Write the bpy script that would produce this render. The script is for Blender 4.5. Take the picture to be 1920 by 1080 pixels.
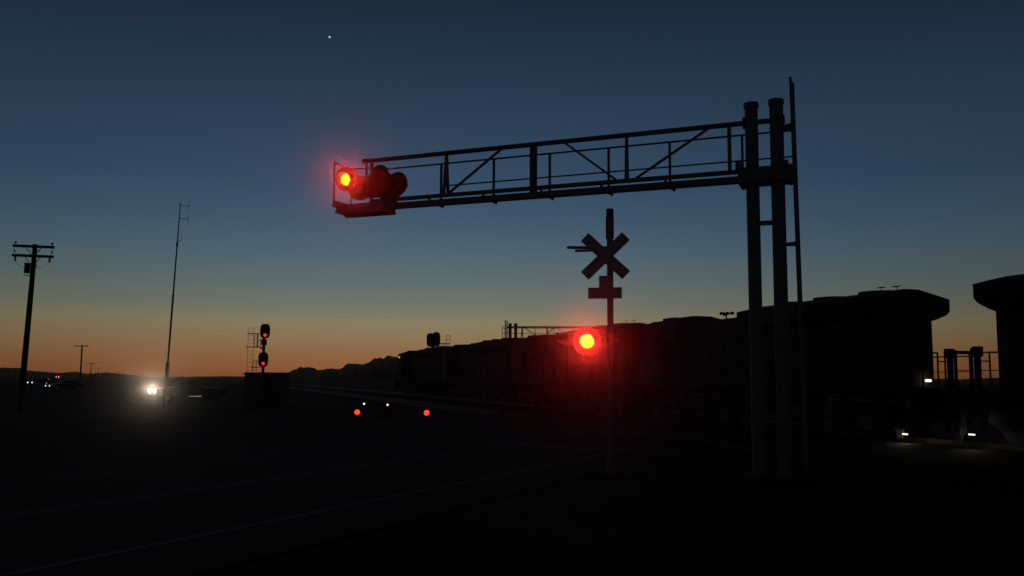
import bpy, math, random
from mathutils import Vector, Matrix
random.seed(7)
PI = math.pi
SC = bpy.context.scene
COL = SC.collection
for _o in list(bpy.data.objects):
    bpy.data.objects.remove(_o)

# ------------------------------------------------------------------ camera
PITCH = math.atan(169.5 / 1650.0)
cd = bpy.data.cameras.new('camera')
cam = bpy.data.objects.new('camera', cd)
COL.objects.link(cam)
cd.sensor_width = 36.0
cd.lens = 1650.0 / 1920.0 * 36.0
cd.clip_start = 0.1
cd.clip_end = 20000.0
cam.matrix_world = (Matrix.Translation((0, 0, 2.0)) @ Matrix.Rotation(PI / 2 + PITCH, 4, 'X')
                    @ Matrix.Rotation(0.006, 4, 'Z'))
SC.camera = cam

# ------------------------------------------------------------------ world: dusk sky
world = bpy.data.worlds.new('World')
SC.world = world
world.use_nodes = True
nt = world.node_tree
nt.nodes.clear()
NL = nt.links
def wn(t, **kw):
    n = nt.nodes.new(t)
    for k, v in kw.items():
        setattr(n, k, v)
    return n
def wmath(op, a, b=None, clamp=False):
    n = wn('ShaderNodeMath', operation=op, use_clamp=clamp)
    for i, v in enumerate((a, b)):
        if v is None:
            continue
        if isinstance(v, (int, float)):
            n.inputs[i].default_value = v
        else:
            NL.new(v, n.inputs[i])
    return n.outputs[0]
def lin(c):
    c = c / 255.0
    return c / 12.92 if c <= 0.04045 else ((c + 0.055) / 1.055) ** 2.4
tc = wn('ShaderNodeTexCoord')
nrm = wn('ShaderNodeVectorMath', operation='NORMALIZE')
NL.new(tc.outputs['Generated'], nrm.inputs[0])
sep = wn('ShaderNodeSeparateXYZ')
NL.new(nrm.outputs[0], sep.inputs[0])
X_, Y_, Z_ = sep.outputs
ramp = wn('ShaderNodeValToRGB')
NL.new(wmath('MULTIPLY', Z_, 2.0, True), ramp.inputs[0])
# colour of the air by the sine of the elevation, towards the afterglow
STOPS = [(0.0, (140, 82, 48)), (0.011, (148, 93, 56)), (0.024, (149, 105, 66)), (0.040, (145, 117, 82)),
         (0.060, (138, 127, 98)), (0.080, (114, 119, 106)), (0.108, (94, 110, 112)), (0.140, (78, 101, 114)),
         (0.173, (65, 90, 109)), (0.213, (54, 77, 100)), (0.295, (43, 62, 83)), (0.345, (36, 53, 73)),
         (0.395, (29, 44, 62)), (0.430, (24, 38, 56)), (0.499, (14, 22, 34))]
el = ramp.color_ramp.elements
el[0].position, el[1].position = 0.0, 0.998
for i, (z, c) in enumerate(STOPS):
    if i == 0:
        e = el[0]
    elif i == len(STOPS) - 1:
        e = el[len(el) - 1]
    else:
        e = el.new(z * 2)
    e.color = (lin(c[0]), lin(c[1]), lin(c[2]), 1)
az = wmath('ARCTAN2', X_, Y_)
d_ = wmath('DIVIDE', wmath('SUBTRACT', az, math.radians(-7.0)), math.radians(29.5))
gauss = wmath('POWER', math.e, wmath('MULTIPLY', wmath('MULTIPLY', d_, d_), -1.0))
d2_ = wmath('DIVIDE', az, math.radians(62.0))
wide = wmath('POWER', math.e, wmath('MULTIPLY', wmath('MULTIPLY', d2_, d2_), -1.0))
low = wmath('ADD', wmath('MULTIPLY', gauss, 0.58), wmath('ADD', wmath('MULTIPLY', wide, 0.32), 0.10))           # strong fall-off near the horizon
high = wmath('ADD', wmath('MULTIPLY', gauss, 0.20), wmath('ADD', wmath('MULTIPLY', wide, 0.42), 0.38))          # nearly even overhead
hz = wmath('MULTIPLY', Z_, 3.4, True)
fac = wmath('ADD', wmath('MULTIPLY', low, wmath('SUBTRACT', 1.0, hz)), wmath('MULTIPLY', high, hz))
mul = wn('ShaderNodeVectorMath', operation='SCALE')
NL.new(ramp.outputs[0], mul.inputs[0])
NL.new(fac, mul.inputs[3])
sky = wn('ShaderNodeTexSky', sky_type='NISHITA', sun_disc=False)
sky.sun_elevation = math.radians(-6.0)
sky.sun_rotation = math.radians(-7.0)
sk2 = wn('ShaderNodeVectorMath', operation='SCALE')
NL.new(sky.outputs[0], sk2.inputs[0])
sk2.inputs[3].default_value = 0.06
addv = wn('ShaderNodeVectorMath', operation='ADD')
NL.new(mul.outputs[0], addv.inputs[0])
NL.new(sk2.outputs[0], addv.inputs[1])
bg = wn('ShaderNodeBackground')
bg.inputs['Strength'].default_value = 1.0
NL.new(addv.outputs[0], bg.inputs['Color'])
wo = wn('ShaderNodeOutputWorld')
NL.new(bg.outputs[0], wo.inputs['Surface'])

vs = SC.view_settings
vs.view_transform = 'Standard'
vs.look = 'None'
vs.exposure = 0.0
vs.gamma = 1.0
SC.cycles.volume_bounces = 0
SC.cycles.max_bounces = 4
SC.cycles.use_denoising = True

# ------------------------------------------------------------------ helpers
def mat(name, col, rough=0.7, metal=0.0, var=0.25, scale=3.0, bump=0.0, bscale=40.0, emit=None, estr=0.0, spec=0.3):
    m = bpy.data.materials.new(name)
    m.use_nodes = True
    n = m.node_tree.nodes
    l = m.node_tree.links
    b = n['Principled BSDF']
    b.inputs['Roughness'].default_value = rough
    b.inputs['Metallic'].default_value = metal
    b.inputs['Specular IOR Level'].default_value = spec
    t = n.new('ShaderNodeTexCoord')
    no = n.new('ShaderNodeTexNoise')
    no.inputs['Scale'].default_value = scale
    no.inputs['Detail'].default_value = 6
    l.new(t.outputs['Object'], no.inputs['Vector'])
    r = n.new('ShaderNodeValToRGB')
    r.color_ramp.elements[0].position = 0.3
    r.color_ramp.elements[1].position = 0.7
    r.color_ramp.elements[0].color = tuple(c * (1 - var) for c in col) + (1,)
    r.color_ramp.elements[1].color = tuple(min(1, c * (1 + var)) for c in col) + (1,)
    l.new(no.outputs['Fac'], r.inputs[0])
    l.new(r.outputs[0], b.inputs['Base Color'])
    if bump:
        n2 = n.new('ShaderNodeTexNoise')
        n2.inputs['Scale'].default_value = bscale
        n2.inputs['Detail'].default_value = 8
        l.new(t.outputs['Object'], n2.inputs['Vector'])
        bp = n.new('ShaderNodeBump')
        bp.inputs['Strength'].default_value = bump
        bp.inputs['Distance'].default_value = 0.05
        l.new(n2.outputs['Fac'], bp.inputs['Height'])
        l.new(bp.outputs[0], b.inputs['Normal'])
    if emit:
        b.inputs['Emission Color'].default_value = tuple(emit) + (1,)
        b.inputs['Emission Strength'].default_value = estr
    return m

M = {}
M['galv'] = mat('galvanised_steel', (0.22, 0.228, 0.235), 0.6, 0.15, 0.2, 5.0, 0.15, 60)
M['dark_steel'] = mat('dark_steel', (0.06, 0.06, 0.065), 0.6, 0.3, 0.25, 4.0, 0.2, 60)
M['black_paint'] = mat('black_paint', (0.018, 0.018, 0.018), 0.65, 0, 0.3, 6.0, 0.1, 60, spec=0.25)
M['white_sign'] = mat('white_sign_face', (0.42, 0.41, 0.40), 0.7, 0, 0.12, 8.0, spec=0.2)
M['wood'] = mat('weathered_wood', (0.07, 0.055, 0.042), 0.9, 0, 0.35, 4.0, 0.4, 30)
M['insulator'] = mat('insulator_glaze', (0.06, 0.04, 0.03), 0.25, 0, 0.2)
M['loco'] = mat('locomotive_paint', (0.10, 0.09, 0.08), 0.7, 0, 0.35, 1.2, 0.1, 25, spec=0.1)
M['loco_dark'] = mat('locomotive_underframe', (0.06, 0.06, 0.06), 0.8, 0, 0.35, 3.0, 0.3, 25, spec=0.2)
M['truck_side'] = mat('dusty_silver_truck_paint', (0.10, 0.095, 0.085), 0.8, 0, 0.4, 3.0, 0.3, 20, spec=0.2)
M['glass'] = mat('dark_glass', (0.01, 0.01, 0.012), 0.5, 0, 0.1, spec=0.05)
M['rail'] = mat('rail_steel', (0.07, 0.055, 0.045), 0.5, 0.6, 0.35, 3.0, 0.15, 40)
M['tie'] = mat('creosoted_tie', (0.03, 0.024, 0.02), 0.9, 0, 0.35, 6.0, 0.4, 30, spec=0.1)
M['ballast'] = mat('ballast_stone', (0.05, 0.048, 0.047), 0.95, 0, 0.5, 9.0, 0.9, 18, spec=0.1)
M['dirt'] = mat('desert_dirt', (0.048, 0.045, 0.044), 0.95, 0, 0.4, 0.25, 0.8, 6, spec=0.08)
M['asphalt'] = mat('asphalt', (0.04, 0.04, 0.042), 0.9, 0, 0.3, 1.2, 0.5, 60, spec=0.15)
M['road_paint'] = mat('road_paint', (0.26, 0.26, 0.25), 0.85, 0, 0.55, 5.0, 0.3, 50, spec=0.15)
M['concrete'] = mat('concrete_panel', (0.06, 0.058, 0.055), 0.9, 0, 0.3, 4.0, 0.3, 40, spec=0.15)
M['hill'] = mat('hill_rock', (0.05, 0.045, 0.043), 0.95, 0, 0.35, 0.01, spec=0.05)
M['cabin'] = mat('cabin_sheet_metal', (0.16, 0.17, 0.18), 0.8, 0, 0.2, 2.0, spec=0.2)
M['chrome'] = mat('chrome', (0.5, 0.5, 0.5), 0.2, 1.0, 0.05)
M['car_dark'] = mat('dark_car_paint', (0.03, 0.032, 0.038), 0.35, 0.2, 0.1, spec=0.4)
M['rubber'] = mat('rubber', (0.015, 0.015, 0.015), 0.9, 0, 0.2, spec=0.1)
M['red_off'] = mat('unlit_red_lens', (0.06, 0.008, 0.006), 0.3, 0, 0.2, spec=0.4)
M['stripe'] = mat('red_white_gate_board', (0.12, 0.10, 0.10), 0.8, 0, 0.3, 3.0, spec=0.1)
def glow(name, col, s):
    m = bpy.data.materials.new(name)
    m.use_nodes = True
    n = m.node_tree.nodes
    l = m.node_tree.links
    n.clear()
    e = n.new('ShaderNodeEmission')
    lw = n.new('ShaderNodeTexCoord')
    o = n.new('ShaderNodeOutputMaterial')
    no = n.new('ShaderNodeTexNoise')
    no.inputs['Scale'].default_value = 30
    l.new(lw.outputs['Object'], no.inputs['Vector'])
    mr = n.new('ShaderNodeMapRange')
    mr.inputs['To Min'].default_value = 0.85 * s
    mr.inputs['To Max'].default_value = 1.15 * s
    l.new(no.outputs['Fac'], mr.inputs['Value'])
    l.new(mr.outputs[0], e.inputs['Strength'])
    e.inputs['Color'].default_value = tuple(col) + (1,)
    l.new(e.outputs[0], o.inputs['Surface'])
    return m
M['red_lit'] = glow('lit_red_lens', (1.0, 0.16, 0.004), 6.2)
M['gate_lit'] = glow('lit_gate_lamp', (1.0, 0.034, 0.006), 3.0)
M['sig_lit'] = glow('lit_signal_lens', (1.0, 0.02, 0.02), 1.25)
M['white_lit'] = glow('lit_headlamp', (1.0, 0.86, 0.62), 25.0)
M['warm_lit'] = glow('lit_warm_lamp', (1.0, 0.88, 0.6), 1.6)
M['dim_lit'] = glow('lit_dim_lamp', (1.0, 0.9, 0.75), 0.35)
M['beacon_lit'] = glow('lit_beacon', (1.0, 0.22, 0.25), 2.2)
M['star'] = glow('planet_light', (0.9, 1.0, 1.0), 1.0)

class MB:
    """collects simple solids and links them as one mesh object"""
    def __init__(s):
        s.v = []
        s.f = []
    def add(s, vs_, fs):
        b = len(s.v)
        s.v += [tuple(p) for p in vs_]
        s.f += [tuple(i + b for i in f) for f in fs]
    def box(s, c, sz, rz=0.0, taper=1.0):
        x, y, z = (k / 2 for k in sz)
        pts = []
        for dz, k in ((-z, 1.0), (z, taper)):
            for dx, dy in ((-x, -y), (x, -y), (x, y), (-x, y)):
                px, py = dx * k, dy * k
                pts.append((c[0] + px * math.cos(rz) - py * math.sin(rz), c[1] + px * math.sin(rz) + py * math.cos(rz), c[2] + dz))
        s.add(pts, [(3, 2, 1, 0), (4, 5, 6, 7), (0, 1, 5, 4), (1, 2, 6, 5), (2, 3, 7, 6), (3, 0, 4, 7)])
    def bar(s, p, q, w, h=None, up=(0, 0, 1)):
        h = h or w
        p, q = Vector(p), Vector(q)
        d = (q - p).normalized()
        u = Vector(up)
        if abs(d.dot(u)) > 0.98:
            u = Vector((0, 1, 0))
        a = d.cross(u).normalized() * w / 2
        b = a.cross(d).normalized() * h / 2
        pts = [e + sa * a + sb * b for e in (p, q) for sa, sb in ((-1, -1), (1, -1), (1, 1), (-1, 1))]
        s.add(pts, [(0, 1, 2, 3), (7, 6, 5, 4), (0, 4, 5, 1), (1, 5, 6, 2), (2, 6, 7, 3), (3, 7, 4, 0)])
    def tube(s, p, q, r, n=12, r2=None, cap=True):
        r2 = r if r2 is None else r2
        p, q = Vector(p), Vector(q)
        d = (q - p).normalized()
        u = Vector((0, 0, 1)) if abs(d.z) < 0.9 else Vector((1, 0, 0))
        a = d.cross(u).normalized()
        b = d.cross(a).normalized()
        pts = []
        for e, rr in ((p, r), (q, r2)):
            for i in range(n):
                t = 2 * PI * i / n
                pts.append(e + a * rr * math.cos(t) + b * rr * math.sin(t))
        fs = [(i, (i + 1) % n, n + (i + 1) % n, n + i) for i in range(n)]
        if cap:
            fs += [tuple(range(n - 1, -1, -1)), tuple(range(n, 2 * n))]
        s.add(pts, fs)
    def path(s, pts, r, n=6):
        for a, b in zip(pts[:-1], pts[1:]):
            s.tube(a, b, r, n)
    def prism(s, prof, a0, a1, axis='x'):
        """profile of (u, v) pairs pushed along an axis"""
        n = len(prof)
        pts = []
        for a in (a0, a1):
            for u, v in prof:
                pts.append((a, u, v) if axis == 'x' else (u, a, v) if axis == 'y' else (u, v, a))
        fs = [(i, (i + 1) % n, n + (i + 1) % n, n + i) for i in range(n)]
        fs += [tuple(range(n - 1, -1, -1)), tuple(range(n, 2 * n))]
        s.add(pts, fs)
    def shell(s, c, d, r, length, thick, a0, a1, n=20, slope=0.0):
        """part of a tube wall (lamp visor): from c along d, between angles a0..a1 measured from straight up"""
        c, d = Vector(c), Vector(d).normalized()
        side = d.cross(Vector((0, 0, 1))).normalized()
        up = side.cross(d).normalized()
        pts = []
        for i in range(n + 1):
            t = a0 + (a1 - a0) * i / n
            dr = side * math.sin(t) + up * math.cos(t)
            ln = length * (1 - slope * (abs(t) / max(abs(a0), abs(a1))) ** 2)
            for rr, l_ in ((r, 0), (r, ln), (r + thick, ln), (r + thick, 0)):
                pts.append(c + dr * rr + d * l_)
        fs = []
        for i in range(n):
            b = 4 * i
            for k in range(4):
                fs.append((b + k, b + (k + 1) % 4, b + 4 + (k + 1) % 4, b + 4 + k))
        fs += [(0, 1, 2, 3), (4 * n + 3, 4 * n + 2, 4 * n + 1, 4 * n)]
        s.add(pts, fs)
    def build(s, name, m, parent=None, smooth=True):
        me = bpy.data.meshes.new(name)
        me.from_pydata(s.v, [], s.f)
        import bmesh
        bm = bmesh.new()
        bm.from_mesh(me)
        bmesh.ops.recalc_face_normals(bm, faces=bm.faces)
        bm.to_mesh(me)
        bm.free()
        if smooth:
            me.polygons.foreach_set('use_smooth', [True] * len(me.polygons))
            me.set_sharp_from_angle(angle=math.radians(32))
        me.materials.append(m)
        o = bpy.data.objects.new(name, me)
        COL.objects.link(o)
        o.parent = parent
        return o

def tag(o, label=None, cat=None, group=None, kind=None):
    if label: o['label'] = label
    if cat: o['category'] = cat
    if group: o['group'] = group
    if kind: o['kind'] = kind
    return o
def empty(name, loc, rz=0.0):
    o = bpy.data.objects.new(name, None)
    o.empty_display_size = 0.3
    COL.objects.link(o)
    o.location = loc
    o.rotation_euler = (0, 0, rz)
    return o
def children(o):
    return [c for c in bpy.data.objects if c.parent == o]
def copy_tree(o, parent=None):
    c = o.copy()
    COL.objects.link(c)
    c.parent = parent
    for ch in children(o):
        copy_tree(ch, c)
    return c
def lamp(name, kind, parent, loc, energy, col, radius=0.05, aim=None, cone=60, blend=0.6):
    d = bpy.data.lights.new(name, kind)
    d.energy = energy
    d.color = col
    d.shadow_soft_size = radius
    if kind == 'SPOT':
        d.spot_size = math.radians(cone)
        d.spot_blend = blend
    o = bpy.data.objects.new(name, d)
    COL.objects.link(o)
    o.parent = parent
    o.location = loc
    if aim is not None:
        o.rotation_euler = Vector(aim).to_track_quat('-Z', 'Y').to_euler()
    return o

# ------------------------------------------------------------------ setting
def track_x(c, d): return c - 0.35 * d
TU = Vector((-0.3303, 0.9439, 0)).normalized()     # along the tracks, away from the viewer
TN = Vector((-TU.y, TU.x, 0))                       # across, towards the viewer
TROT = math.atan2(TU.y, TU.x)
NEAR_C, FAR_C = 16.4, 23.27
NEAR_Z, FAR_Z = 0.14, 0.25                          # rail tops

# ground: one sheet, fine near the camera and coarse far away
def ground():
    rad = [0, 2, 4, 6, 9, 13, 18, 25, 35, 50, 75, 110, 170, 270, 450, 800, 1500, 2700, 4400]
    n = 72
    v = [(0, 0, -0.02)]
    f = []
    rnd = random.Random(3)
    for r in rad[1:]:
        for i in range(n):
            t = 2 * PI * i / n
            z = -0.02 - rnd.random() * (0.02 if r < 40 else 0.12 if r < 300 else 0.6)
            v.append((r * math.cos(t), r * math.sin(t), z))
    for i in range(n):
        f.append((0, 1 + i, 1 + (i + 1) % n))
    for k in range(len(rad) - 2):
        a, b = 1 + k * n, 1 + (k + 1) * n
        for i in range(n):
            j = (i + 1) % n
            f.append((a + i, b + i, b + j, a + j))
    m = MB()
    m.add(v, f)
    return tag(m.build('ground', M['dirt']), kind='structure')
ground()

# track beds
def bed(c, top, name):
    m = MB()
    zt = top - 0.17
    prof = [(-2.6, -0.06), (-1.5, zt), (1.5, zt), (2.6, -0.06)]
    o = Vector((track_x(c, 0), 0, 0))
    p0, p1 = o - TU * 60, o + TU * 900
    pts = [p + TN * u + Vector((0, 0, z)) for p in (p0, p1) for u, z in prof]
    m.add(pts, [(0, 1, 5, 4), (1, 2, 6, 5), (2, 3, 7, 6), (0, 3, 2, 1), (4, 5, 6, 7), (0, 4, 7, 3)])
    tag(m.build(name, M['ballast']), kind='structure')
bed(NEAR_C, NEAR_Z, 'ballast_bed')
bed(FAR_C, FAR_Z, 'ballast_bed')

def rail_track(c, top, label):
    o = Vector((track_x(c, 0), 0, top))
    root = empty('railway_track', o, TROT)
    for s in (-1, 1):
        m = MB()
        prof = [(-0.07, -0.165), (0.07, -0.165), (0.07, -0.15), (0.012, -0.13), (0.012, -0.05), (0.036, -0.035),
                (0.036, -0.006), (0.028, 0.0), (-0.028, 0.0), (-0.036, -0.006), (-0.036, -0.035), (-0.012, -0.05),
                (-0.012, -0.13), (-0.07, -0.15)]
        m.prism([(u + s * 0.7535, v) for u, v in prof], -60, 900)
        m.build('rail', M['rail'], root)
    tb = MB()
    tb.box((0, 0, -0.215), (0.22, 2.6, 0.1))
    first = tb.build('tie', M['tie'], root)
    k = 0
    for i in range(100):
        s = 6 + i * 0.55
        t = first if i == 0 else first.copy()
        if i:
            COL.objects.link(t)
            t.parent = root
        t.location = (s, 0, 0)
    rest = MB()
    for i in range(400):
        rest.box((6 + 55 + i * 0.55, 0, -0.215), (0.22, 2.6, 0.1))
    for i in range(80):
        rest.box((6 - 0.55 * (i + 1), 0, -0.215), (0.22, 2.6, 0.1))
    tag(rest.build('ties', M['tie'], root), kind='stuff')
    tag(root, label, 'railway track', 'parallel railway tracks over the road')
rail_track(NEAR_C, NEAR_Z, 'empty railway track nearest the viewer, between the crossing signal and the train')
rail_track(FAR_C, FAR_Z, 'railway track that the dark locomotives stand on')

# road: asphalt strip heading away to the right over both tracks
RD = Vector((math.sin(math.radians(27.2)), math.cos(math.radians(27.2)), 0))
RN = Vector((RD.y, -RD.x, 0))        # to the right of the road's direction
RE = Vector((-4.54, 10.16, 0))       # a point of the right edge line
def cross_s(c):
    # distance along the edge line where it meets a track line
    p = RE + RN * -3.7
    return (c - p.x - 0.35 * p.y) / (RD.x + 0.35 * RD.y)
S1, S2 = cross_s(NEAR_C), cross_s(FAR_C)
def road_z(s):
    pts = [(-200, 0.0), (S1 - 9, 0.0), (S1 - 2.2, NEAR_Z - 0.02), (S1 + 2.2, NEAR_Z - 0.02),
           (S2 - 2.2, FAR_Z - 0.02), (S2 + 2.2, FAR_Z - 0.02), (S2 + 12, 0.02), (700, 0.02)]
    for (a, za), (b, zb) in zip(pts[:-1], pts[1:]):
        if a <= s <= b:
            return za + (zb - za) * (s - a) / (b - a)
    return 0.0
def strip(name, m_, u0, u1, dz, s_list, kind='structure'):
    m = MB()
    v = []
    for s in s_list:
        for u in (u0, u1):
            p = RE + RD * s + RN * u
            v.append((p.x, p.y, road_z(s) + dz))
    m.add(v, [(2 * i, 2 * i + 1, 2 * i + 3, 2 * i + 2) for i in range(len(s_list) - 1)])
    return tag(m.build(name, m_), kind=kind)
SL = [-60, -40, -20, -10, -5, 0, 4, 8, 11] + [S1 - 9 + i * 0.9 for i in range(40)] + [60, 80, 120, 200, 400, 700]
SL = sorted(s for s in SL)
strip('road', M['asphalt'], -9.2, 1.6, 0.0, SL)
strip('road_marking', M['road_paint'], -0.06, 0.06, 0.005, [s for s in SL if s < S1 - 3])
strip('road_marking', M['road_paint'], -7.26, -7.14, 0.005, [s for s in SL if s < S1 - 3])
for du in (-3.75, -3.5):
    strip('road_marking', M['road_paint'], du, du + 0.1, 0.005, [s for s in SL if s < S1 - 3])
strip('road_marking', M['road_paint'], -3.4, -0.1, 0.006, [S1 - 9.5, S1 - 9.0])

# crossing surface: panels between and beside the rails
for c, top in ((NEAR_C, NEAR_Z), (FAR_C, FAR_Z)):
    sx = cross_s(c)
    ctr = RE + RN * -3.8 + RD * sx
    m = MB()
    for u, w in ((0.0, 1.34), (-1.35, 1.0), (1.35, 1.0)):
        for k in range(-3, 4):
            p = ctr + TU * (k * 2.1) + TN * u
            m.box((p.x, p.y, top - 0.07), (2.05, w, 0.12), TROT)
    tag(m.build('crossing_panel', M['concrete']), kind='structure')

# hills: a rocky ridge behind the train and low swells along the horizon
def camray(px, py):
    d = cam.matrix_world.to_3x3() @ Vector(((px - 960) / 1650.0, -(py - 540) / 1650.0, -1))
    return d
def ridge(name, pts, dist, depth, rough):
    """a range of hills: skyline heights at bearings, with a front slope, a back slope and spurs"""
    rnd = random.Random(11)
    fine = []
    for (x0, y0), (x1, y1) in zip(pts[:-1], pts[1:]):
        n = max(1, int((x1 - x0) / 4))
        for i in range(n):
            t = i / n
            fine.append((x0 + (x1 - x0) * t, y0 + (y1 - y0) * t + rnd.uniform(-rough, rough)))
    fine.append(pts[-1])
    rows = 9
    v = []
    for px, py in fine:
        d = camray(px, py)
        sp = rnd.uniform(-0.05, 0.05)
        crest = Vector((0, 0, 2)) + d * (dist * (1 + sp) / d.y)
        flat = Vector((d.x, d.y, 0)).normalized()
        h = max(crest.z, 0.5)
        for k in range(rows):
            t = k / (rows - 1)
            if t <= 0.5:
                q = t / 0.5
                off = -depth * (1 - q)
                z = h * (q ** 1.5) * (1 + (rnd.uniform(-0.12, 0.12) if 0 < q < 0.9 else 0)) if q < 1 else h
                z = min(z, h * (1 + 0 * off))
            else:
                q = (t - 0.5) / 0.5
                off = depth * q
                z = h * (1 - q) ** 1.3
            v.append((crest.x + flat.x * off, crest.y + flat.y * off, z - (2.0 if k in (0, rows - 1) else 0)))
    f = []
    for i in range(len(fine) - 1):
        for k in range(rows - 1):
            a = i * rows + k
            f.append((a, a + 1, a + rows + 1, a + rows))
    m = MB()
    m.add(v, f)
    return tag(m.build(name, M['hill']), kind='structure')
ridge('hills', [(500, 705), (525, 700.5), (541, 699), (559, 689.5), (568, 688), (577, 687.5), (586, 690), (596, 694.5), (608, 693.5), (623, 690.5),
                (632, 691.5), (640, 691), (648, 684), (658, 680.5), (668, 681), (680, 684), (690, 681), (701, 672), (712, 670.5),
                (718, 671.5), (726, 668), (736, 667.5), (744, 669), (752, 674), (770, 678), (800, 676), (850, 684), (930, 692), (1020, 699), (1120, 706)], 1500, 420, 1.3)
ridge('distant_hills', [(-260, 697), (-120, 688), (-40, 690), (10, 689.5), (40, 690), (54, 695), (85, 697), (110, 699.5), (128, 698), (144, 697), (158, 700),
                (175, 700), (200, 698.5), (220, 700), (245, 703), (280, 704.5), (320, 706.5), (380, 706), (430, 705), (470, 706), (520, 706)], 2300, 300, 0.5)
ridge('distant_hills', [(1480, 712), (1600, 708), (1700, 709), (1800, 711), (1900, 707), (2050, 704), (2200, 709)], 2300, 300, 0.5)

# ------------------------------------------------------------------ crossing light unit (part with sub-parts)
def light_parts(parent, loc, face, lit=False, bg_r=0.305, visor=0.30, vr=0.17, spread=2.2):
    """housing > background, visor, lens ; face = direction it points"""
    c = Vector(loc)
    f = Vector(face).normalized()
    m = MB()
    m.tube(c - f * 0.10, c - f * 0.02, 0.10, 16, 0.155)
    m.tube(c - f * 0.16, c - f * 0.10, 0.06, 12, 0.10)
    h = m.build('flasher_housing', M['black_paint'], parent)
    b = MB()
    b.tube(c - f * 0.02, c - f * 0.008, bg_r, 40)
    b.build('background_disc', M['black_paint'], h)
    v = MB()
    v.shell(c - f * 0.008, f, vr, visor, 0.006, -spread, spread, 28, 0.45)
    v.build('visor', M['black_paint'], h)
    l = MB()
    n = 24
    side = f.cross(Vector((0, 0, 1))).normalized()
    up = side.cross(f)
    pts = [c + f * 0.006]
    for k, (rr, o) in enumerate(((0.075, 0.004), (0.150, 0.0), (0.150, -0.008))):
        for i in range(n):
            t = 2 * PI * i / n
            pts.append(c + f * o + (side * math.cos(t) + up * math.sin(t)) * rr)
    fs = [(0, 1 + i, 1 + (i + 1) % n) for i in range(n)]
    for k in range(2):
        fs += [(1 + k * n + i, 1 + (k + 1) * n + i, 1 + (k + 1) * n + (i + 1) % n, 1 + k * n + (i + 1) % n) for i in range(n)]
    l.add(pts, fs)
    l.build('lens', M['red_lit'] if lit else M['red_off'], h)
    return h

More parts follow.
